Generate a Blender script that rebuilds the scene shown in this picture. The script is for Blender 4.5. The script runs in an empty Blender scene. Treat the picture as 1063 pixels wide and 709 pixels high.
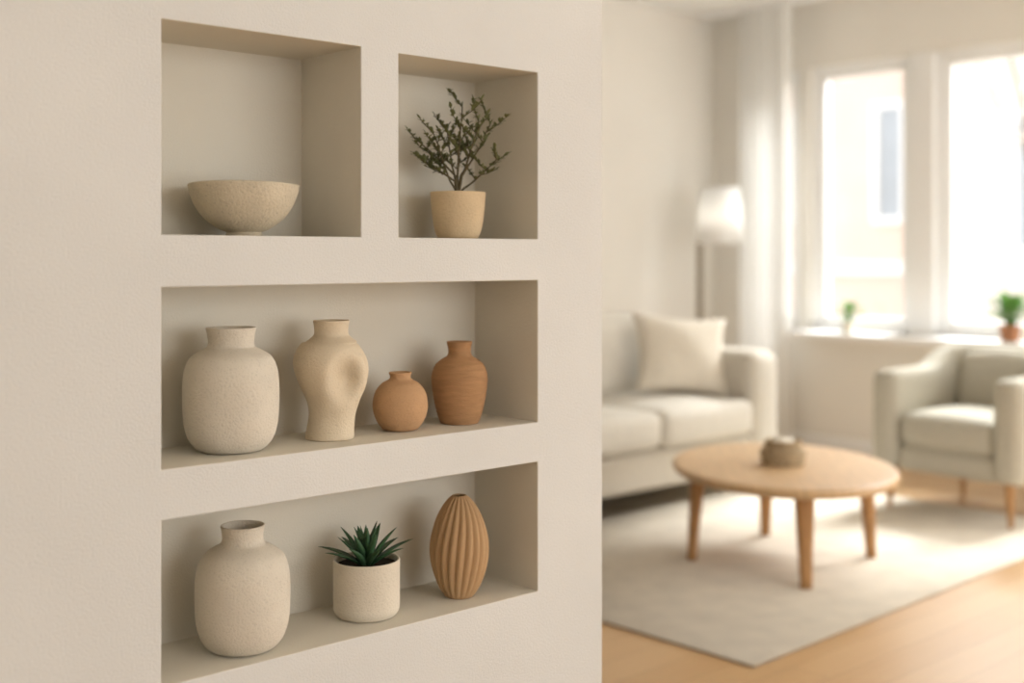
import bpy, bmesh, math, random
from mathutils import Vector, Matrix, noise
random.seed(7)
S = bpy.context.scene
COL = S.collection
S.view_settings.view_transform = 'Standard'
S.view_settings.look = 'None'

def lin(c):
    return tuple(((x/255)/12.92 if x/255 <= .04045 else ((x/255+.055)/1.055)**2.4) for x in c)

def mat(name, rgb, rough=.8, var=.06, vscale=6, bump=.0, bscale=200, spec=.3, speck=0, detail=4, trans=0, alpha_mix=0, aniso=None):
    m = bpy.data.materials.new(name); m.use_nodes = True
    nt = m.node_tree; N = nt.nodes; L = nt.links
    b = N['Principled BSDF']; out = N['Material Output']
    c = lin(rgb)
    tc = N.new('ShaderNodeTexCoord'); mp = N.new('ShaderNodeMapping')
    L.new(tc.outputs['Object'], mp.inputs[0])
    if aniso: mp.inputs['Scale'].default_value = aniso
    n = N.new('ShaderNodeTexNoise'); n.inputs['Scale'].default_value = vscale; n.inputs['Detail'].default_value = detail
    L.new(mp.outputs[0], n.inputs['Vector'])
    r = N.new('ShaderNodeValToRGB')
    r.color_ramp.elements[0].position = .3; r.color_ramp.elements[1].position = .7
    r.color_ramp.elements[0].color = (*[x*(1-var) for x in c], 1)
    r.color_ramp.elements[1].color = (*[min(1, x*(1+var)) for x in c], 1)
    L.new(n.outputs['Fac'], r.inputs[0]); col = r.outputs[0]
    if speck:
        n2 = N.new('ShaderNodeTexNoise'); n2.inputs['Scale'].default_value = 260; n2.inputs['Detail'].default_value = 2
        L.new(mp.outputs[0], n2.inputs['Vector'])
        r2 = N.new('ShaderNodeValToRGB'); r2.color_ramp.elements[0].position = .30; r2.color_ramp.elements[1].position = .42
        r2.color_ramp.elements[0].color = (1-speck,)*3+(1,); r2.color_ramp.elements[1].color = (1, 1, 1, 1)
        L.new(n2.outputs['Fac'], r2.inputs[0])
        mx = N.new('ShaderNodeMix'); mx.data_type = 'RGBA'; mx.blend_type = 'MULTIPLY'; mx.inputs[0].default_value = 1
        L.new(col, mx.inputs[6]); L.new(r2.outputs[0], mx.inputs[7]); col = mx.outputs[2]
    L.new(col, b.inputs['Base Color'])
    b.inputs['Roughness'].default_value = rough
    b.inputs['Specular IOR Level'].default_value = spec
    if bump:
        n3 = N.new('ShaderNodeTexNoise'); n3.inputs['Scale'].default_value = bscale; n3.inputs['Detail'].default_value = 5
        L.new(mp.outputs[0], n3.inputs['Vector'])
        bp = N.new('ShaderNodeBump'); bp.inputs['Strength'].default_value = bump; bp.inputs['Distance'].default_value = .002
        L.new(n3.outputs['Fac'], bp.inputs['Height']); L.new(bp.outputs[0], b.inputs['Normal'])
    sh = b.outputs[0]
    if trans:
        t = N.new('ShaderNodeBsdfTranslucent'); t.inputs[0].default_value = (*c, 1)
        ms = N.new('ShaderNodeMixShader'); ms.inputs[0].default_value = trans
        L.new(sh, ms.inputs[1]); L.new(t.outputs[0], ms.inputs[2]); sh = ms.outputs[0]
    if alpha_mix:
        t = N.new('ShaderNodeBsdfTransparent')
        ms = N.new('ShaderNodeMixShader'); ms.inputs[0].default_value = alpha_mix
        L.new(sh, ms.inputs[1]); L.new(t.outputs[0], ms.inputs[2]); sh = ms.outputs[0]
    L.new(sh, out.inputs[0])
    return m

# ---------- mesh helpers ----------
def mk(name, bm, m=None, parent=None, loc=(0, 0, 0), rot=(0, 0, 0), smooth=True):
    me = bpy.data.meshes.new(name); bm.normal_update(); bm.to_mesh(me); bm.free()
    o = bpy.data.objects.new(name, me); COL.objects.link(o)
    if m: me.materials.append(m)
    for p in me.polygons: p.use_smooth = smooth
    o.location = loc; o.rotation_euler = rot
    if parent: o.parent = parent
    return o

def empty(name, loc=(0, 0, 0), rz=0):
    e = bpy.data.objects.new(name, None); COL.objects.link(e); e.empty_display_size = .05
    e.location = loc; e.rotation_euler = (0, 0, rz); return e

def bm_box(x0, x1, y0, y1, z0, z1):
    bm = bmesh.new(); bmesh.ops.create_cube(bm, size=1)
    for v in bm.verts:
        v.co = Vector(((x0+x1)/2+v.co.x*(x1-x0), (y0+y1)/2+v.co.y*(y1-y0), (z0+z1)/2+v.co.z*(z1-z0)))
    return bm

def box(name, x0, x1, y0, y1, z0, z1, m, parent=None, bev=0, seg=3, **k):
    bm = bm_box(x0, x1, y0, y1, z0, z1)
    if bev: bmesh.ops.bevel(bm, geom=bm.edges[:], offset=bev, segments=seg, profile=.5, affect='EDGES')
    return mk(name, bm, m, parent, smooth=bool(bev), **k)

def cushion(name, cx, cy, z0, w, d, h, m, parent, puff=.03, rad=.05, rot=(0, 0, 0)):
    """soft upholstered block; origin at its centre-bottom"""
    bm = bm_box(-w/2, w/2, -d/2, d/2, 0, h)
    bmesh.ops.bevel(bm, geom=bm.edges[:], offset=rad, segments=5, profile=.5, affect='EDGES')
    bmesh.ops.subdivide_edges(bm, edges=[e for e in bm.edges if e.calc_length() > min(w, d, h)*.45], cuts=9, use_grid_fill=True)
    for v in bm.verts:
        u = 2*v.co.x/w; t = 2*v.co.y/d; q = 2*(v.co.z-h/2)/h
        fx = max(0, 1-u*u); fy = max(0, 1-t*t); fz = max(0, 1-q*q)
        v.co.z += puff*q*fx*fy
        v.co.y += puff*.6*t*fx*fz
        v.co.x += puff*.3*u*fy*fz
    return mk(name, bm, m, parent, loc=(cx, cy, z0), rot=rot)

def catmull(pts, n=8):
    out = []
    P = [pts[0]]+list(pts)+[pts[-1]]
    for i in range(1, len(P)-2):
        p0, p1, p2, p3 = P[i-1], P[i], P[i+1], P[i+2]
        for k in range(n):
            t = k/n
            out.append(tuple(.5*((2*p1[j])+(-p0[j]+p2[j])*t+(2*p0[j]-5*p1[j]+4*p2[j]-p3[j])*t*t+(-p0[j]+3*p1[j]-3*p2[j]+p3[j])*t**3) for j in range(len(p1))))
    out.append(tuple(pts[-1])); return out

def lathe_bm(prof, seg=96, wall=.005, inner_depth=.7, fn=None, n=8, hollow=True):
    """prof: outer (r,z) bottom->top. Adds rounded lip and an inner wall."""
    o = catmull(prof, n)
    pr = [(0.0005, o[0][1]), (o[0][0]*.9, o[0][1])]+o
    if hollow:
        rt, zt = o[-1]
        pr += [(rt-wall*.2, zt+wall*.35), (rt-wall*.6, zt+wall*.35), (rt-wall, zt-wall*.2)]
        zmin = zt-(zt-o[0][1])*inner_depth
        for (r, z) in reversed(o[:-1]):
            if z < zmin: break
            if z < zt-wall: pr.append((max(r-wall, .003), z))
        pr.append((.0005, zmin))
    else:
        pr.append((.0005, o[-1][1]))
    bm = bmesh.new(); rings = []
    for (r, z) in pr:
        ring = []
        for i in range(seg):
            a = 2*math.pi*i/seg
            rr, aa, zz = (r, a, z) if fn is None else fn(r, a, z)
            ring.append(bm.verts.new((rr*math.cos(aa), rr*math.sin(aa), zz)))
        rings.append(ring)
    for A, B in zip(rings, rings[1:]):
        for i in range(seg):
            j = (i+1) % seg
            bm.faces.new((A[i], A[j], B[j], B[i]))
    bm.faces.new(list(reversed(rings[0]))); bm.faces.new(rings[-1])
    bmesh.ops.recalc_face_normals(bm, faces=bm.faces[:])
    return bm

def tube_bm(bm, pts, radii, seg=6):
    pts = [Vector(p) for p in pts]; prev = None
    for i, p in enumerate(pts):
        d = (pts[min(i+1, len(pts)-1)]-pts[max(i-1, 0)]).normalized()
        a = Vector((0, 0, 1)) if abs(d.z) < .9 else Vector((1, 0, 0))
        x = d.cross(a).normalized(); y = d.cross(x)
        ring = [bm.verts.new(p+(x*math.cos(2*math.pi*k/seg)+y*math.sin(2*math.pi*k/seg))*radii[i]) for k in range(seg)]
        if prev:
            for k in range(seg): bm.faces.new((prev[k], prev[(k+1) % seg], ring[(k+1) % seg], ring[k]))
        else: bm.faces.new(ring)
        prev = ring
    bm.faces.new(list(reversed(prev)))

def boolean_cut(o, cutters):
    for c in cutters:
        bmc = bm_box(*c); me = bpy.data.meshes.new('cut'); bmc.to_mesh(me); bmc.free()
        co = bpy.data.objects.new('cut', me); COL.objects.link(co)
        md = o.modifiers.new('b', 'BOOLEAN'); md.operation = 'DIFFERENCE'; md.solver = 'EXACT'; md.object = co
        bpy.context.view_layer.update()
        dg = bpy.context.evaluated_depsgraph_get()
        nm = bpy.data.meshes.new_from_object(o.evaluated_get(dg))
        o.modifiers.clear(); o.data = nm
        bpy.data.objects.remove(co)

# ---------- materials ----------
M_plaster = mat('plaster_offwhite', (217, 214, 208), .92, .03, 3, .5, 240, .15)
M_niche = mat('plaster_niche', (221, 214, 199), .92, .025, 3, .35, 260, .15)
M_wall = mat('wall_paint', (240, 236, 228), .9, .015, 2, .1, 200, .2)
M_ceil = mat('ceiling_paint', (243, 242, 238), .9, .01, 2)
M_trim = mat('white_trim', (247, 246, 244), .5, .01, 3)
M_stone = mat('clay_cream', (216, 206, 189), .88, .04, 14, .9, 260, .15, .12)
M_bowl = mat('clay_bowl', (203, 190, 166), .85, .08, 22, .9, 200, .2, .2)
M_sand = mat('clay_sand', (219, 202, 175), .88, .04, 14, .7, 260, .15, .08)
M_terra = mat('clay_terracotta', (194, 154, 115), .85, .07, 18, .7, 240, .15, .1)
M_brown = mat('clay_brown', (174, 133, 94), .8, .12, 20, .8, 90, .2, aniso=(1, 1, 6))
M_pot = mat('clay_pot', (210, 186, 151), .88, .06, 20, .7, 240, .15, .1)
M_cpot = mat('clay_planter', (220, 209, 190), .85, .04, 10, .6, 260, .2, .1)
M_egg = mat('ribbed_wood', (182, 148, 109), .75, .10, 12, .4, 120, .2, aniso=(1, 1, .3))
M_soil = mat('soil', (52, 40, 30), .95, .4, 120, 1, 150)
M_twig = mat('twig', (96, 86, 62), .85, .2, 40)
M_leaf = mat('shrub_leaf', (112, 114, 74), .7, .25, 30, trans=.15)
M_succ = mat('succulent_leaf', (58, 92, 58), .5, .25, 25, spec=.45)
M_sofa = mat('sofa_fabric', (206, 199, 186), .95, .04, 40, .4, 500, .15)
M_chair = mat('armchair_fabric', (192, 187, 172), .95, .04, 40, .4, 500, .15)
M_pil = mat('pillow_linen', (222, 213, 197), .95, .05, 50, .5, 400, .15)
M_wood = mat('table_oak', (206, 172, 130), .42, .12, 7, .1, 60, .4, aniso=(1, 8, 1))
M_leg = mat('leg_oak', (178, 134, 88), .5, .12, 10, aniso=(6, 6, 1))
M_rug = mat('rug_wool', (224, 214, 197), .98, .07, 9, 1, 160, .1)
M_shade = mat('lamp_shade', (252, 251, 248), .9, .01, 5, trans=.35)
M_metal = mat('lamp_brass', (138, 124, 102), .45, .05, 10)
M_curt = mat('sheer_curtain', (250, 249, 246), .95, .01, 30, trans=.35, alpha_mix=.15)
M_build = mat('facade_stucco', (228, 206, 192), .9, .05, 1)
M_build2 = mat('facade_pale', (232, 221, 210), .9, .05, 1)
M_bwin = mat('facade_window', (172, 178, 184), .3, .1, 1)
M_ground = mat('pavement', (190, 185, 175), .9, .1, 1)
M_tpot = mat('terracotta_pot', (172, 120, 88), .8, .05, 10)
M_green = mat('houseplant_leaf', (98, 138, 66), .6, .25, 20, trans=.2)
M_box = mat('basket_weave', (176, 156, 126), .85, .15, 40, .6, 100)
M_bark = mat('bark', (130, 118, 106), .9, .2, 10)
M_wax = mat('candle_wax', (238, 230, 212), .5, .01, 10)

def floor_mat():
    m = bpy.data.materials.new('oak_floor'); m.use_nodes = True
    nt = m.node_tree; N = nt.nodes; L = nt.links; b = N['Principled BSDF']
    tc = N.new('ShaderNodeTexCoord')
    br = N.new('ShaderNodeTexBrick'); br.inputs['Scale'].default_value = 1
    br.inputs['Brick Width'].default_value = 1.6; br.inputs['Row Height'].default_value = .14
    br.inputs['Mortar Size'].default_value = .0012; br.offset = .37
    br.inputs['Color1'].default_value = (*lin((210, 174, 127)), 1)
    br.inputs['Color2'].default_value = (*lin((200, 161, 113)), 1)
    br.inputs['Mortar'].default_value = (*lin((158, 122, 84)), 1)
    L.new(tc.outputs['Object'], br.inputs['Vector'])
    mp = N.new('ShaderNodeMapping'); mp.inputs['Scale'].default_value = (1, 14, 1); L.new(tc.outputs['Object'], mp.inputs[0])
    n = N.new('ShaderNodeTexNoise'); n.inputs['Scale'].default_value = 3; n.inputs['Detail'].default_value = 8; L.new(mp.outputs[0], n.inputs['Vector'])
    r = N.new('ShaderNodeValToRGB'); r.color_ramp.elements[0].color = (.84, .81, .77, 1); r.color_ramp.elements[1].color = (1, 1, 1, 1)
    L.new(n.outputs['Fac'], r.inputs[0])
    mx = N.new('ShaderNodeMix'); mx.data_type = 'RGBA'; mx.blend_type = 'MULTIPLY'; mx.inputs[0].default_value = 1
    L.new(br.outputs['Color'], mx.inputs[6]); L.new(r.outputs[0], mx.inputs[7]); L.new(mx.outputs[2], b.inputs['Base Color'])
    b.inputs['Roughness'].default_value = .34; b.inputs['Specular IOR Level'].default_value = .5
    return m
M_floor = floor_mat()

def glass_mat():
    m = bpy.data.materials.new('window_glass'); m.use_nodes = True
    nt = m.node_tree; N = nt.nodes; L = nt.links
    N.remove(N['Principled BSDF'])
    t = N.new('ShaderNodeBsdfTransparent'); g = N.new('ShaderNodeBsdfGlossy'); g.inputs['Roughness'].default_value = .02
    ms = N.new('ShaderNodeMixShader'); ms.inputs[0].default_value = .05
    L.new(t.outputs[0], ms.inputs[1]); L.new(g.outputs[0], ms.inputs[2]); L.new(ms.outputs[0], N['Material Output'].inputs[0])
    return m
M_glass = glass_mat()

# ---------- room shell ----------
XW, XE, YS, YN, H = -1.6, 6.9, -3.0, 5.5, 3.0
box('floor', XW-.15, XE+.25, YS-.25, YN+.15, -.12, 0, M_floor)
box('ceiling', XW-.15, XE+.25, YS-.25, YN+.15, H, H+.12, M_ceil)
box('wall_west', XW-.15, XW, YS, YN, 0, H, M_wall)
box('wall_north', XW-.15, XE+.25, YN, YN+.15, 0, H, M_wall)
we = box('wall_east', XE, XE+.25, YS, YN, 0, H, M_wall)
ZS, ZT = .80, 2.56
wins = [(3.95, 4.69), (3.05, 3.79), (2.15, 2.89)]
boolean_cut(we, [(XE-.1, XE+.4, 2.15, 4.69, ZS, ZT), (XE-.1, XE+.4, 4.78, 5.04, ZS, ZT), (XE-.1, XE+.4, -1.9, 1.4, ZS-.2, ZT)])
ws = box('wall_south', XW-.15, XE+.25, YS-.25, YS, 0, H, M_wall)
boolean_cut(ws, [(.6, 5.2, YS-.4, YS+.1, .5, 2.6)])  # unseen opening added behind the camera to admit fill for the niche wall

# niche wall
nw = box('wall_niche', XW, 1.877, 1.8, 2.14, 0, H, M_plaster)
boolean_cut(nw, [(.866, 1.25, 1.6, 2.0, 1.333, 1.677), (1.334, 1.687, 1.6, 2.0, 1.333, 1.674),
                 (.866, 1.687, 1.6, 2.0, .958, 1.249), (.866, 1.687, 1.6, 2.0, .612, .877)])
if len(nw.data.materials) == 0: nw.data.materials.append(M_plaster)
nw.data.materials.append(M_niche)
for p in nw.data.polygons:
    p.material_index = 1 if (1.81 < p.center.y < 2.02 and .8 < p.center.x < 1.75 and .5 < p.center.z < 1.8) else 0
bv = nw.modifiers.new('bev', 'BEVEL'); bv.width = .002; bv.segments = 3; bv.limit_method = 'ANGLE'

box('baseboard_north', XW, XE, YN-.015, YN, 0, .1, M_trim, bev=.004)
box('baseboard_east', XE-.015, XE, YS, YN-.015, 0, .1, M_trim, bev=.004)

def window(name, y0, y1, z0, z1):
    e = empty(name, (XE+.08, 0, 0))
    def b(n, a0, a1, c0, c1, x0=-.04, x1=.05): box(n, x0, x1, a0, a1, c0, c1, M_trim, e, bev=.006)
    f = .045
    b('frame_bottom', y0, y1, z0, z0+f); b('frame_top', y0, y1, z1-f, z1)
    b('frame_side_1', y0, y0+f, z0+f, z1-f); b('frame_side_2', y1-f, y1, z0+f, z1-f)
    g = .04
    b('sash_bottom', y0+f, y1-f, z0+f, z0+f+g+.01, -.02, .03); b('sash_top', y0+f, y1-f, z1-f-g, z1-f, -.02, .03)
    b('sash_side_1', y0+f, y0+f+g, z0+f+g+.01, z1-f-g, -.02, .03); b('sash_side_2', y1-f-g, y1-f, z0+f+g+.01, z1-f-g, -.02, .03)
    bm = bm_box(.003, .008, y0+f+g, y1-f-g, z0+f+g, z1-f-g); mk('glass', bm, M_glass, e, smooth=False)
for i, (a, b_) in enumerate(wins): window('window_%d' % (i+1), a, b_, ZS, ZT)
box('trim_1', XE+.0, XE+.16, 3.79, 3.95, ZS, ZT, M_trim, bev=.006)
box('trim_2', XE+.0, XE+.16, 2.89, 3.05, ZS, ZT, M_trim, bev=.006)
window('window_4', -1.9, -.25, ZS-.2, ZT); window('window_5', -.25, 1.4, ZS-.2, ZT)  # unseen windows, added so light can rake the niche wall from the right
window('window_6', 4.78, 5.04, ZS, ZT)  # extra pane added behind the curtain to backlight it
box('window_sill', XE-.2, XE+.04, 2.0, 4.73, ZS-.045, ZS, M_trim, bev=.008)

# ---------- shelf objects ----------
def vase(name, x, y, z, prof, m, **k):
    return mk(name, lathe_bm(prof, **k), m, loc=(x, y, z))
Z2, Z3 = .958, .612
Z1 = 1.333
# bowl
vase('ceramic_bowl', 1.068, 1.897, Z1, [(.031, 0), (.032, .004), (.031, .008), (.045, .014), (.068, .031), (.085, .055), (.094, .078), (.0965, .091)], M_bowl, wall=.005, inner_depth=.85,
     fn=lambda r, a, z: (r*(1+.006*math.sin(3*a+1)), a, z+.0012*math.sin(2*a)*(z/.09)))
bigprof = [(.044, 0), (.058, .004), (.073, .022), (.081, .05), (.083, .085), (.083, .115), (.080, .142), (.070, .164), (.052, .176), (.0425, .181), (.040, .186), (.040, .196), (.0425, .210), (.0435, .214)]
vase('cream_ceramic_vase', 1.044, 1.9, Z2, bigprof, M_stone, wall=.005)
p5 = [(.044, 0), (.058, .004), (.072, .022), (.080, .05), (.082, .085), (.082, .112), (.079, .140), (.070, .162), (.054, .175), (.041, .182), (.0365, .188), (.0355, .196), (.037, .209), (.0385, .214)]
vase('cream_ceramic_vase', 1.059, 1.886, Z3, p5, M_stone, wall=.005)

# pinched sculptural vase with a thumb dent
bm = lathe_bm([(.042, 0), (.0455, .003), (.044, .02), (.0435, .045), (.049, .07), (.061, .098), (.069, .128), (.067, .152), (.055, .174), (.039, .187), (.0325, .194), (.0315, .202), (.0325, .212), (.034, .219)], seg=128, wall=.005, n=10)
vdir = Vector((-.45, -.89, 0)).normalized(); vr = Vector((.89, -.45, 0)).normalized()
c1 = vdir*.066+vr*.020+Vector((0, 0, .116))
for v in bm.verts:
    p = v.co
    d = p-c1
    lat = d.dot(vr); dep = d.dot(vdir)
    if dep > -.075:
        q = (lat/.023)**2+((d.z-lat*.2)/.030)**2
        w = math.exp(-q*.85)*max(0, min(1, (dep+.075)/.03))
        p -= (vdir*.034)*w
        ring = math.exp(-(math.sqrt(q)-1.75)**2*2.5)*max(0, min(1, (dep+.06)/.03))
        p += vdir*.003*ring
    p += vr*(.004*math.sin((p.z-.03)*math.pi/.10)) if p.z < .18 else Vector()
mk('pinched_sculptural_vase', bm, M_sand, loc=(1.252, 1.9, Z2))

vase('terracotta_bud_vase', 1.412, 1.9, Z2, [(.024, 0), (.034, .003), (.046, .018), (.053, .038), (.0537, .054), (.049, .075), (.037, .091), (.025, .098), (.0205, .102), (.0205, .107), (.0225, .112)], M_terra, wall=.004)
vase('brown_bottle_vase', 1.562, 1.9, Z2, [(.036, 0), (.040, .003), (.046, .02), (.053, .05), (.057, .08), (.0565, .10), (.050, .118), (.037, .130), (.027, .136), (.0235, .142), (.0235, .152), (.0255, .162), (.026, .165)], M_brown, wall=.004,
     fn=lambda r, a, z: (r+.0004*math.sin(z*900) if 0.004 < z < .13 else r, a, z))
# ribbed egg
NR = 20
def ribf(r, a, z):
    t = max(0, min(1, z/.204)); amp = .0034*math.sin(math.pi*t)**.5
    aa = a+.35*(t-.5)
    return (max(.0004, r+amp*(abs(math.cos(NR*a/2))*2-1.2) if r > .012 else r), aa, z)
mk('ribbed_egg_vase', lathe_bm([(.022, 0), (.029, .003), (.042, .025), (.053, .058), (.0575, .09), (.055, .122), (.046, .155), (.034, .180), (.022, .197), (.015, .203)], seg=240, fn=ribf, wall=.003, inner_depth=.3), M_egg, loc=(1.545, 1.88, Z3))

# potted shrub
e = empty('potted_twig_shrub', (1.558, 1.9, Z1))
mk('pot', lathe_bm([(.034, 0), (.041, .003), (.048, .02), (.053, .05), (.056, .085), (.0565, .094)], wall=.005, inner_depth=.2), M_pot, e)
bm = bmesh.new(); bmesh.ops.create_circle(bm, cap_ends=True, radius=.051, segments=40)
for v in bm.verts: v.co.z = .085
mk('soil', bm, M_soil, e)
bt = bmesh.new(); bl = bmesh.new()
def leaf(bm, p, d, ln, w, up=Vector((0, 0, 1)), bend=0):
    d = d.normalized(); s = d.cross(up)
    if s.length < .01: s = Vector((1, 0, 0))
    s.normalize(); nrm = s.cross(d)
    K = [(0, .15), (.25, .8), (.5, 1), (.75, .7), (1, .02)]
    prev = None
    for t, k in K:
        c = p+d*ln*t+nrm*bend*t*t
        a = bm.verts.new(c+s*w*k+nrm*w*k*.3); b = bm.verts.new(c); cc = bm.verts.new(c-s*w*k+nrm*w*k*.3)
        if prev:
            bm.faces.new((prev[0], prev[1], b, a)); bm.faces.new((prev[1], prev[2], cc, b))
        prev = (a, b, cc)
camR = Vector((.80, -.60, 0)); camF = Vector((.60, .80, 0))
rnd = random.Random(11)
def inside(q):
    q.y = max(-.088, min(.088, q.y)); q.x = max(-.13, min(.115, q.x)); q.z = min(q.z, .298); return q
def twig(p, d, ln, r, lvl, jit=.16):
    """woody stem with side shoots; lvl 0 shoots carry small leaves"""
    n = 6; pts = [p.copy()]; dd = d.copy()
    for i in range(n):
        dd = (dd+Vector((rnd.uniform(-1, 1), rnd.uniform(-1, 1), rnd.uniform(-.6, .8)))*jit).normalized()
        pts.append(inside(pts[-1]+dd*ln/n))
    tube_bm(bt, pts, [r*(1-.5*i/n) for i in range(n+1)], 5)
    nl = 3 if lvl == 0 else 2
    for i in range(1 if lvl == 0 else 3, n+1):
        for k in range(nl):
            pp = pts[i-1].lerp(pts[i], rnd.random())
            ld = (dd*.7+Vector((rnd.uniform(-1, 1), rnd.uniform(-1, 1), rnd.uniform(-.5, 1)))).normalized()
            leaf(bl, pp, ld, rnd.uniform(.009, .014), rnd.uniform(.0026, .0042))
    leaf(bl, pts[-1], dd, .013, .0034)
    if lvl:
        side = 1
        for i in range(2, n+1):
            side = -side
            sd = (camR*side*rnd.uniform(.6, 1)+camF*rnd.uniform(-.5, .5)+Vector((0, 0, rnd.uniform(-.1, .6)))).normalized()
            twig(pts[i], (dd*.6+sd*.75).normalized(), ln*rnd.uniform(.36, .52)*(1.1-.05*i), r*.55, lvl-1)
for (lx, lz, ln, lv) in [(-1.0, 1.0, .095, 1), (-.5, 1.3, .115, 1), (.10, 1.4, .14, 1), (.55, 1.1, .115, 1), (1.05, .85, .09, 1), (-1.2, .6, .075, 1), (-.1, 1.1, .09, 1), (.75, 1.4, .125, 1), (-.75, 1.4, .12, 1)]:
    base = Vector((rnd.uniform(-.004, .004), rnd.uniform(-.004, .004), .083))
    k = rnd.uniform(.018, .05)
    top = base+Vector((0, 0, k))+camR*(lx*.008+.002)
    tube_bm(bt, [base, base.lerp(top, .5), top], [.0036, .0032, .0027], 6)
    d = (camR*(lx+.08)+Vector((0, 0, lz))+camF*rnd.uniform(-.3, .3)).normalized()
    twig(top, d, ln, .0024, lv, .14)
mk('twigs', bt, M_twig, e); mk('leaves', bl, M_leaf, e)

# succulent planter
e = empty('potted_succulent', (1.332, 1.9, Z3))
mk('planter', lathe_bm([(.050, 0), (.057, .003), (.0625, .013), (.0636, .03), (.0636, .07), (.0636, .106)], wall=.005, inner_depth=.15), M_cpot, e)
bm = bmesh.new(); bmesh.ops.create_circle(bm, cap_ends=True, radius=.058, segments=40)
for v in bm.verts: v.co.z = .097
mk('soil', bm, M_soil, e)
bm = bmesh.new()
def succ_leaf(p, az, el, ln, w):
    n = 9; prev = None
    h = Vector((math.cos(az), math.sin(az), 0)); s = Vector((-h.y, h.x, 0))
    c = p.copy(); e_ = el
    for i in range(n+1):
        t = i/n
        k = (math.sin(math.pi*min(1, .22+t*.78)))**.8 if t < 1 else .03
        d = h*math.cos(e_)+Vector((0, 0, 1))*math.sin(e_); nrm = -h*math.sin(e_)+Vector((0, 0, 1))*math.cos(e_)
        ww = w*k; th = w*.28*k
        ring = [bm.verts.new(c+s*ww+nrm*ww*.35), bm.verts.new(c+nrm*th*.3), bm.verts.new(c-s*ww+nrm*ww*.35), bm.verts.new(c-nrm*th)]
        if prev:
            for q in range(4): bm.faces.new((prev[q], prev[(q+1) % 4], ring[(q+1) % 4], ring[q]))
        prev = ring
        c = c+d*ln/n; e_ -= .06*math.cos(el)
    bm.faces.new(prev)
rs = random.Random(3)
for i in range(9): succ_leaf(Vector((0, 0, .097))+Vector((math.cos(i*.7+.2), math.sin(i*.7+.2), 0))*.012, i*.7+.2, math.radians(38+rs.uniform(-6, 6)), rs.uniform(.080, .092), .0088)
for i in range(8): succ_leaf(Vector((0, 0, .099))+Vector((math.cos(i*.785+.5), math.sin(i*.785+.5), 0))*.008, i*.785+.5, math.radians(58+rs.uniform(-5, 5)), rs.uniform(.076, .086), .0085)
for i in range(6): succ_leaf(Vector((0, 0, .10)), i*1.05, math.radians(76+rs.uniform(-5, 5)), rs.uniform(.070, .082), .0075)
mk('leaves', bm, M_succ, e)

# ---------- rug ----------
bm = bm_box(0, 2.75, 0, 2.15, 0, .014); bmesh.ops.bevel(bm, geom=bm.edges[:], offset=.005, segments=2, affect='EDGES')
mk('area_rug', bm, M_rug, loc=(3.10, 2.31, .0), rot=(0, 0, math.radians(1.5)))

# ---------- sofa ----------
e = empty('sofa', (0, 0, 0))
y0, y1 = 4.0, 4.98
xa, xb = 2.85, 5.60
cushion('base', (xa+xb)/2, (y0+y1)/2, .12, xb-xa-.06, y1-y0-.04, .20, M_sofa, e, 0, .035)
AW = .25
cushion('arm_right', xb-AW/2, (y0+y1)/2-.01, .11, AW, y1-y0, .66, M_sofa, e, .012, .07)
cushion('arm_left', xa+AW/2, (y0+y1)/2-.01, .11, AW, y1-y0, .66, M_sofa, e, .012, .07)
cushion('back_frame', (xa+xb)/2, y1-.12, .12, xb-xa-.1, .22, .74, M_sofa, e, .01, .06)
sw = (xb-xa-2*AW)/3
for i in range(3):
    cx = xa+AW+sw*(i+.5)
    cushion('seat_cushion_%d' % (i+1), cx, y0+.33, .325, sw-.006, .70, .19, M_sofa, e, .022, .05)
    cushion('back_cushion_%d' % (i+1), cx, y0+.70, .50, sw-.008, .24, .44, M_sofa, e, .035, .07, rot=(math.radians(-9), 0, 0))
for i, (x, y) in enumerate([(xa+.12, y0+.1), (xb-.12, y0+.1), (xa+.12, y1-.1), (xb-.12, y1-.1)]):
    bm = bmesh.new(); tube_bm(bm, [(x, y, 0.014 if (y < 4.4 and x > 3.1) else 0), (x, y, .13)], [.016, .022], 16); mk('leg_%d' % (i+1), bm, M_leg, e)

# throw pillow
bm = bmesh.new(); n = 24; W = .285
for sgn in (1, -1):
    g = []
    for i in range(n+1):
        row = []
        for j in range(n+1):
            u = 2*i/n-1; v = 2*j/n-1
            x = W*u*(1-.13*(1-v*v)); z = W*.82*v*(1-.12*(1-u*u))
            t = .095*(max(0, (1-u**2)*(1-v**2)))**.55
            t += .005*math.sin(5*u+3*v)*(1-u*u)*(1-v*v)
            row.append(bm.verts.new((x, sgn*t, z)))
        g.append(row)
    for i in range(n):
        for j in range(n):
            f = (g[i][j], g[i+1][j], g[i+1][j+1], g[i][j+1])
            bm.faces.new(f if sgn < 0 else f[::-1])
bmesh.ops.remove_doubles(bm, verts=bm.verts[:], dist=.0005)
mk('throw_pillow', bm, M_pil, loc=(5.18, 4.36, .745), rot=(math.radians(-20), math.radians(5), math.radians(-28)))

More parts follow.
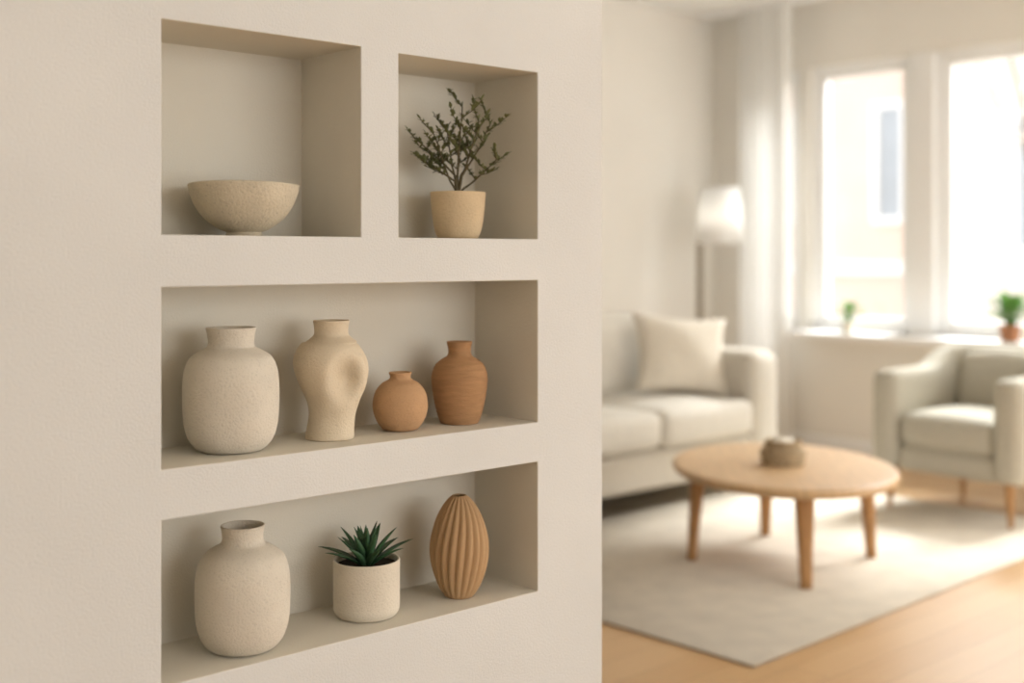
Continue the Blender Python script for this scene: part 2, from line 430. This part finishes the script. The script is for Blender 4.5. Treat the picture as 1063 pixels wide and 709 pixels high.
# ---------- floor lamp ----------
e = empty('floor_lamp', (6.25, 5.1, 0))
mk('base', lathe_bm([(.13, 0), (.135, .006), (.13, .016), (.03, .022), (.012, .03)], hollow=False, seg=48), M_metal, e)
bm = bmesh.new(); tube_bm(bm, [(0, 0, .02), (0, 0, 1.38), (.004, -.004, 1.395), (.10, -.09, 1.40)], [.021, .021, .012, .008], 14); mk('pole', bm, M_metal, e)
bm = bmesh.new(); tube_bm(bm, [(.10, -.09, 1.39), (.10, -.09, 1.53)], [.014, .014], 14); mk('socket', bm, M_metal, e)
bm = bmesh.new(); A = []
for (r, z) in [(.158, 1.375), (.130, 1.745), (.127, 1.745), (.155, 1.375)]:
    A.append([bm.verts.new((.10+r*math.cos(k*math.pi/32), -.09+r*math.sin(k*math.pi/32), z)) for k in range(64)])
for q in range(4):
    a, b_ = A[q], A[(q+1) % 4]
    for k in range(64): bm.faces.new((a[k], a[(k+1) % 64], b_[(k+1) % 64], b_[k]))
mk('shade', bm, M_shade, e)
bm = bmesh.new()
for k in range(3):
    a = k*2.094; tube_bm(bm, [(.10, -.09, 1.52), (.10+.14*math.cos(a), -.09+.14*math.sin(a), 1.52)], [.002, .002], 6)
mk('shade_spider', bm, M_metal, e)
# point light added inside the unlit lamp so its shade glows white
bl_ = bpy.data.lights.new('bulb', 'POINT'); bl_.energy = 2.4; bl_.color = (1, .97, .93); bl_.shadow_soft_size = .05
bo = bpy.data.objects.new('bulb', bl_); COL.objects.link(bo); bo.parent = e; bo.location = (.10, -.09, 1.58)

# ---------- sheer curtain ----------
bm = bmesh.new(); n = 180; rows = []
for zi in range(13):
    z = .02+(H-.05)*zi/12; row = []
    for i in range(n+1):
        t = i/n; y = 4.70+.42*t
        amp = .022+.012*math.sin(t*9+1)
        row.append(bm.verts.new((6.70+amp*math.sin(t*2*math.pi*7+.25*math.sin(z*1.3)), y+.006*math.sin(t*40+z), z)))
    rows.append(row)
for a, b_ in zip(rows, rows[1:]):
    for i in range(n): bm.faces.new((a[i], a[i+1], b_[i+1], b_[i]))
mk('sheer_curtain', bm, M_curt)
box('trim_3', 6.66, 6.74, 1.9, 5.45, H-.03, H, M_trim)

# ---------- coffee table ----------
ang = math.atan2(.744, .668)
tcx, tcy = .668*5.09+.744*1.145, .744*5.09-.668*1.145
e = empty('coffee_table', (tcx, tcy, .014), ang)   # local +x = long axis
def oval(name, ra, rb, z0, z1, m, rad):
    bm = bmesh.new(); rings = []
    pr = [(.0001, z0), (-rad, z0)]+[(-rad+rad*math.sin(t), z0+rad-rad*math.cos(t)) for t in [math.pi*k/12 for k in range(1, 12)]]+[(-rad, z1), (.0001, z1)]
    for k, (o_, z) in enumerate(pr):
        if k in (0, len(pr)-1): f = (.001, .001)
        else: f = (ra+o_, rb+o_)
        rings.append([bm.verts.new((f[0]*math.cos(2*math.pi*i/96), f[1]*math.sin(2*math.pi*i/96), z)) for i in range(96)])
    for a, b_ in zip(rings, rings[1:]):
        for i in range(96): bm.faces.new((a[i], a[(i+1) % 96], b_[(i+1) % 96], b_[i]))
    bm.faces.new(rings[0][::-1]); bm.faces.new(rings[-1])
    return mk(name, bm, m, e)
oval('top', .59, .46, .368, .406, M_wood, .019)
oval('apron', .42, .34, .335, .369, M_leg, .01)
for i, (fx, fy) in enumerate([(0.0, .385), (-.44, 0.01), (.04, -.385), (.45, -.02)]):
    bm = bmesh.new(); rings = []
    L_ = math.hypot(fx, fy); ax = math.atan2(fy, fx)
    for t in [k/8 for k in range(9)]:
        z = .370*t; off = L_*(1-.07*t**1.1); hw = .023+.018*t**1.3; ht = .019+.011*t
        ring = []
        for q in range(20):
            a = 2*math.pi*q/20; cx = math.copysign(abs(math.cos(a))**.6, math.cos(a))*ht; cy = math.copysign(abs(math.sin(a))**.6, math.sin(a))*hw
            X = off+cx
            ring.append(bm.verts.new((X*math.cos(ax)-cy*math.sin(ax), X*math.sin(ax)+cy*math.cos(ax), z)))
        rings.append(ring)
    for a, b_ in zip(rings, rings[1:]):
        for q in range(20): bm.faces.new((a[q], a[(q+1) % 20], b_[(q+1) % 20], b_[q]))
    bm.faces.new(rings[0][::-1]); bm.faces.new(rings[-1])
    mk('leg_%d' % (i+1), bm, M_leg, e)

# woven basket with candle
e = empty('woven_basket', (tcx+.0, tcy+.0, .420), .3)
def weave(r, a, z):
    return (r+.0022*math.sin(18*a+(math.pi if int(z/.012) % 2 else 0))+.0015*math.sin(z*520), a, z) if r > .06 else (r, a, z)
mk('basket', lathe_bm([(.080, 0), (.088, .004), (.092, .03), (.093, .055), (.090, .062), (.078, .066), (.075, .072), (.077, .098)], seg=144, wall=.008, inner_depth=.6, fn=weave), M_box, e)
mk('candle', lathe_bm([(.045, .04), (.046, .05), (.046, .103)], hollow=False, seg=48), M_wax, e)

# ---------- armchair ----------
e = empty('armchair', (5.87, 2.955, .0), math.radians(-3))
def chair_shell():
    hw, xf, xbk, R, T = .33, -.33, .31, .17, .075
    path = []
    for k in range(9): path.append((xf+(xbk-R-xf)*k/8, hw))
    for k in range(1, 9):
        a = math.pi/2*(1-k/8); path.append((xbk-R+R*math.cos(a), hw-R+R*math.sin(a)))
    for k in range(1, 9): path.append((xbk, hw-R-(2*(hw-R))*k/8))
    for k in range(1, 9):
        a = -math.pi/2*k/8; path.append((xbk-R+R*math.cos(a), -(hw-R)+R*math.sin(a)))
    for k in range(1, 9): path.append((xbk-R+(xf-(xbk-R))*k/8, -hw))
    bm = bmesh.new(); rings = []; n = len(path)
    def ring(p, tang, sc, zt):
        nx, ny = -tang[1], tang[0]; z0 = .22; r = []
        zc = (z0+zt)/2; hh = (zt-z0)/2
        for q in range(32):
            a = 2*math.pi*q/32
            ex = .45
            cx = math.copysign(abs(math.cos(a))**ex, math.cos(a))*T*sc
            cz = math.copysign(abs(math.sin(a))**(ex*.55), math.sin(a))*(hh-.06*(1-sc))
            r.append(bm.verts.new((p[0]+nx*cx, p[1]+ny*cx, zc+cz)))
        return r
    for i, p in enumerate(path):
        a = path[max(i-1, 0)]; b_ = path[min(i+1, n-1)]
        t = Vector((b_[0]-a[0], b_[1]-a[1])).normalized()
        s = max(0, min(1, (p[0]-(-.02))/.28)); s = s*s*(3-2*s)
        zt = .715+.105*s
        if i == 0:
            for k in range(5):
                w = math.pi/2*k/5; rings.append(ring((p[0]-.06*math.cos(w), p[1]), t, max(.05, math.sin(w)**.6 if k else .35), zt))
        rings.append(ring(p, t, 1, zt))
        if i == n-1:
            for k in range(4, -1, -1):
                w = math.pi/2*k/5; rings.append(ring((p[0]-.06*math.cos(w), p[1]), t, max(.05, math.sin(w)**.6 if k else .35), zt))
    for a, b_ in zip(rings, rings[1:]):
        for q in range(32): bm.faces.new((a[q], a[(q+1) % 32], b_[(q+1) % 32], b_[q]))
    bm.faces.new(rings[0][::-1]); bm.faces.new(rings[-1])
    bmesh.ops.recalc_face_normals(bm, faces=bm.faces[:])
    return mk('shell', bm, M_chair, e)
chair_shell()
cushion('seat_base', -.03, 0, .215, .66, .54, .13, M_chair, e, 0, .04)
cushion('seat_cushion', -.055, 0, .335, .64, .515, .17, M_chair, e, .025, .06)
cushion('back_cushion', .19, 0, .46, .14, .50, .32, M_chair, e, .03, .06, rot=(0, math.radians(10), 0))
for i, (x, y) in enumerate([(-.31, .31), (-.31, -.31), (.28, .27), (.28, -.27)]):
    bm = bmesh.new(); tube_bm(bm, [(x*1.06, y*1.06, .014 if x < 0 else 0), (x, y, .24)], [.013, .024], 16); mk('leg_%d' % (i+1), bm, M_leg, e)

# ---------- sill plants ----------
def houseplant(name, x, y, z, pr, ph, spread, hgt, nleaf, pm):
    e = empty(name, (x, y, z))
    mk('pot', lathe_bm([(pr*.72, 0), (pr*.78, .003), (pr*.9, ph*.6), (pr, ph*.98), (pr, ph)], seg=40, inner_depth=.2), pm, e)
    bm = bmesh.new(); bmesh.ops.create_circle(bm, cap_ends=True, radius=pr*.9, segments=24)
    for v in bm.verts: v.co.z = ph*.88
    mk('soil', bm, M_soil, e)
    bm = bmesh.new(); r = random.Random(5)
    for i in range(nleaf):
        a = r.uniform(0, 6.28); el = r.uniform(.5, 1.45)
        d = Vector((math.cos(a)*math.cos(el), math.sin(a)*math.cos(el), math.sin(el)))
        L_ = hgt*r.uniform(.4, .8); p0 = Vector((0, 0, ph*.88)); p1 = p0+d*L_
        p1.x = max(-spread, min(spread, p1.x)); p1.y = max(-spread, min(spread, p1.y))
        tube_bm(bm, [p0, p0.lerp(p1, .5)+Vector((0, 0, .01)), p1], [.0025, .002, .0015], 5)
        leaf(bm, p1, d+Vector((0, 0, -.2)), hgt*.35, hgt*.10, bend=-.02)
    mk('leaves', bm, M_green, e)
houseplant('sill_houseplant', 6.80, 3.26, ZS, .062, .095, .10, .20, 80, M_tpot)
houseplant('sill_herb_pot', 6.80, 4.33, ZS, .04, .07, .05, .15, 40, M_cpot)

# ---------- exterior ----------
box('street_ground', 7.6, 30, -20, 25, -3.2, -3.0, M_ground)
def facade(name, x, ya, yb, z0, z1, m, cols, pitch, zrows, ww, wh):
    e = empty(name, (x, 0, 0))
    o = box('facade', 0, 3, ya, yb, z0, z1, m, e)
    k = 0
    for i in range(cols):
        yc = ya+.9+i*pitch
        if yc+ww/2 > yb-.2: break
        for zc in zrows:
            box('pane_%d' % k, -.03, .02, yc-ww/2, yc+ww/2, zc, zc+wh, M_bwin, e)
            for (q, a0, a1, c0, c1) in [('l', yc-ww/2-.1, yc-ww/2, zc-.1, zc+wh+.1), ('r', yc+ww/2, yc+ww/2+.1, zc-.1, zc+wh+.1), ('t', yc-ww/2, yc+ww/2, zc+wh, zc+wh+.1), ('b', yc-ww/2, yc+ww/2, zc-.1, zc), ('m', yc-.04, yc+.04, zc, zc+wh)]:
                box('surround_%d_%s' % (k, q), -.09, .0, a0, a1, c0, c1, M_trim, e)
            k += 1
    box('cornice', -.25, .1, ya, yb, z1-.25, z1, M_trim, e)
    box('string_course', -.12, .0, ya, yb, 1.0, 1.2, M_trim, e)
facade('apartment_building', 17, 8.9, 18, -3, 9, M_build, 5, 2.1, (-1.8, 1.9, 5.2), .9, 1.7)
facade('apartment_building', 15.5, -6, 8.8, -3, 8, M_build2, 8, 2.0, (-1.9, 1.4, 4.6), .8, 1.7)

# bare street tree
e = empty('street_tree', (11.5, 5.2, -3.0))
bm = bmesh.new(); rt = random.Random(21)
def tb(p, d, ln, r, lvl):
    pts = [p.copy()]; dd = d.copy()
    for i in range(5):
        dd = (dd+Vector((rt.uniform(-1, 1), rt.uniform(-1, 1), rt.uniform(-.3, .8)))*.17).normalized(); pts.append(pts[-1]+dd*ln/5)
    tube_bm(bm, pts, [r*(1-.1*i) for i in range(6)], 7)
    if lvl:
        for i in (2, 3, 4, 5):
            sd = Vector((rt.uniform(-1, 1), rt.uniform(-1, 1), rt.uniform(.0, .8))).normalized()
            tb(pts[i], (dd*.7+sd).normalized(), ln*.6, r*.5, lvl-1)
tb(Vector((0, 0, 0)), Vector((0, 0, 1)), 4.0, .08, 3)
mk('trunk_and_branches', bm, M_bark, e)

# ---------- light ----------
w = bpy.data.worlds.new('sky'); S.world = w; w.use_nodes = True
bg = w.node_tree.nodes['Background']; bg.inputs[0].default_value = (.98, .99, 1.0, 1); bg.inputs[1].default_value = 2.15
def area(name, loc, target, sx, sy, power, col=(.95, .98, 1.0)):
    l = bpy.data.lights.new(name, 'AREA'); l.shape = 'RECTANGLE'; l.size = sx; l.size_y = sy; l.energy = power; l.color = col
    o = bpy.data.objects.new(name, l); COL.objects.link(o); o.location = loc
    o.rotation_euler = (Vector(target)-Vector(loc)).to_track_quat('-Z', 'Y').to_euler(); return o
area('skylight_over_street', (11, 3.6, 5.8), (4.6, 3.3, .6), 4.5, 2.4, 2900)
area('window_daylight_east', (7.3, -.25, 1.6), (0, .2, 1.3), 3.2, 1.9, 84)  # added fill outside the unseen east windows, grazes the niche wall
area('window_daylight_south', (2.9, -3.35, 1.6), (2.0, 2, 1.25), 4.2, 2.0, 62)  # added fill behind the camera, brightens niches from the front right

# ---------- camera ----------
cd = bpy.data.cameras.new('camera'); cam = bpy.data.objects.new('camera', cd); COL.objects.link(cam)
cd.sensor_width = 36; cd.lens = 1250/1063*36; cd.shift_y = -89.5/1063
cam.location = (0, 0, 1.3); cam.rotation_euler = (math.pi/2, 0, -math.atan2(.668, .744))
cd.dof.use_dof = True; cd.dof.focus_distance = 2.22; cd.dof.aperture_fstop = 1.55
S.camera = cam
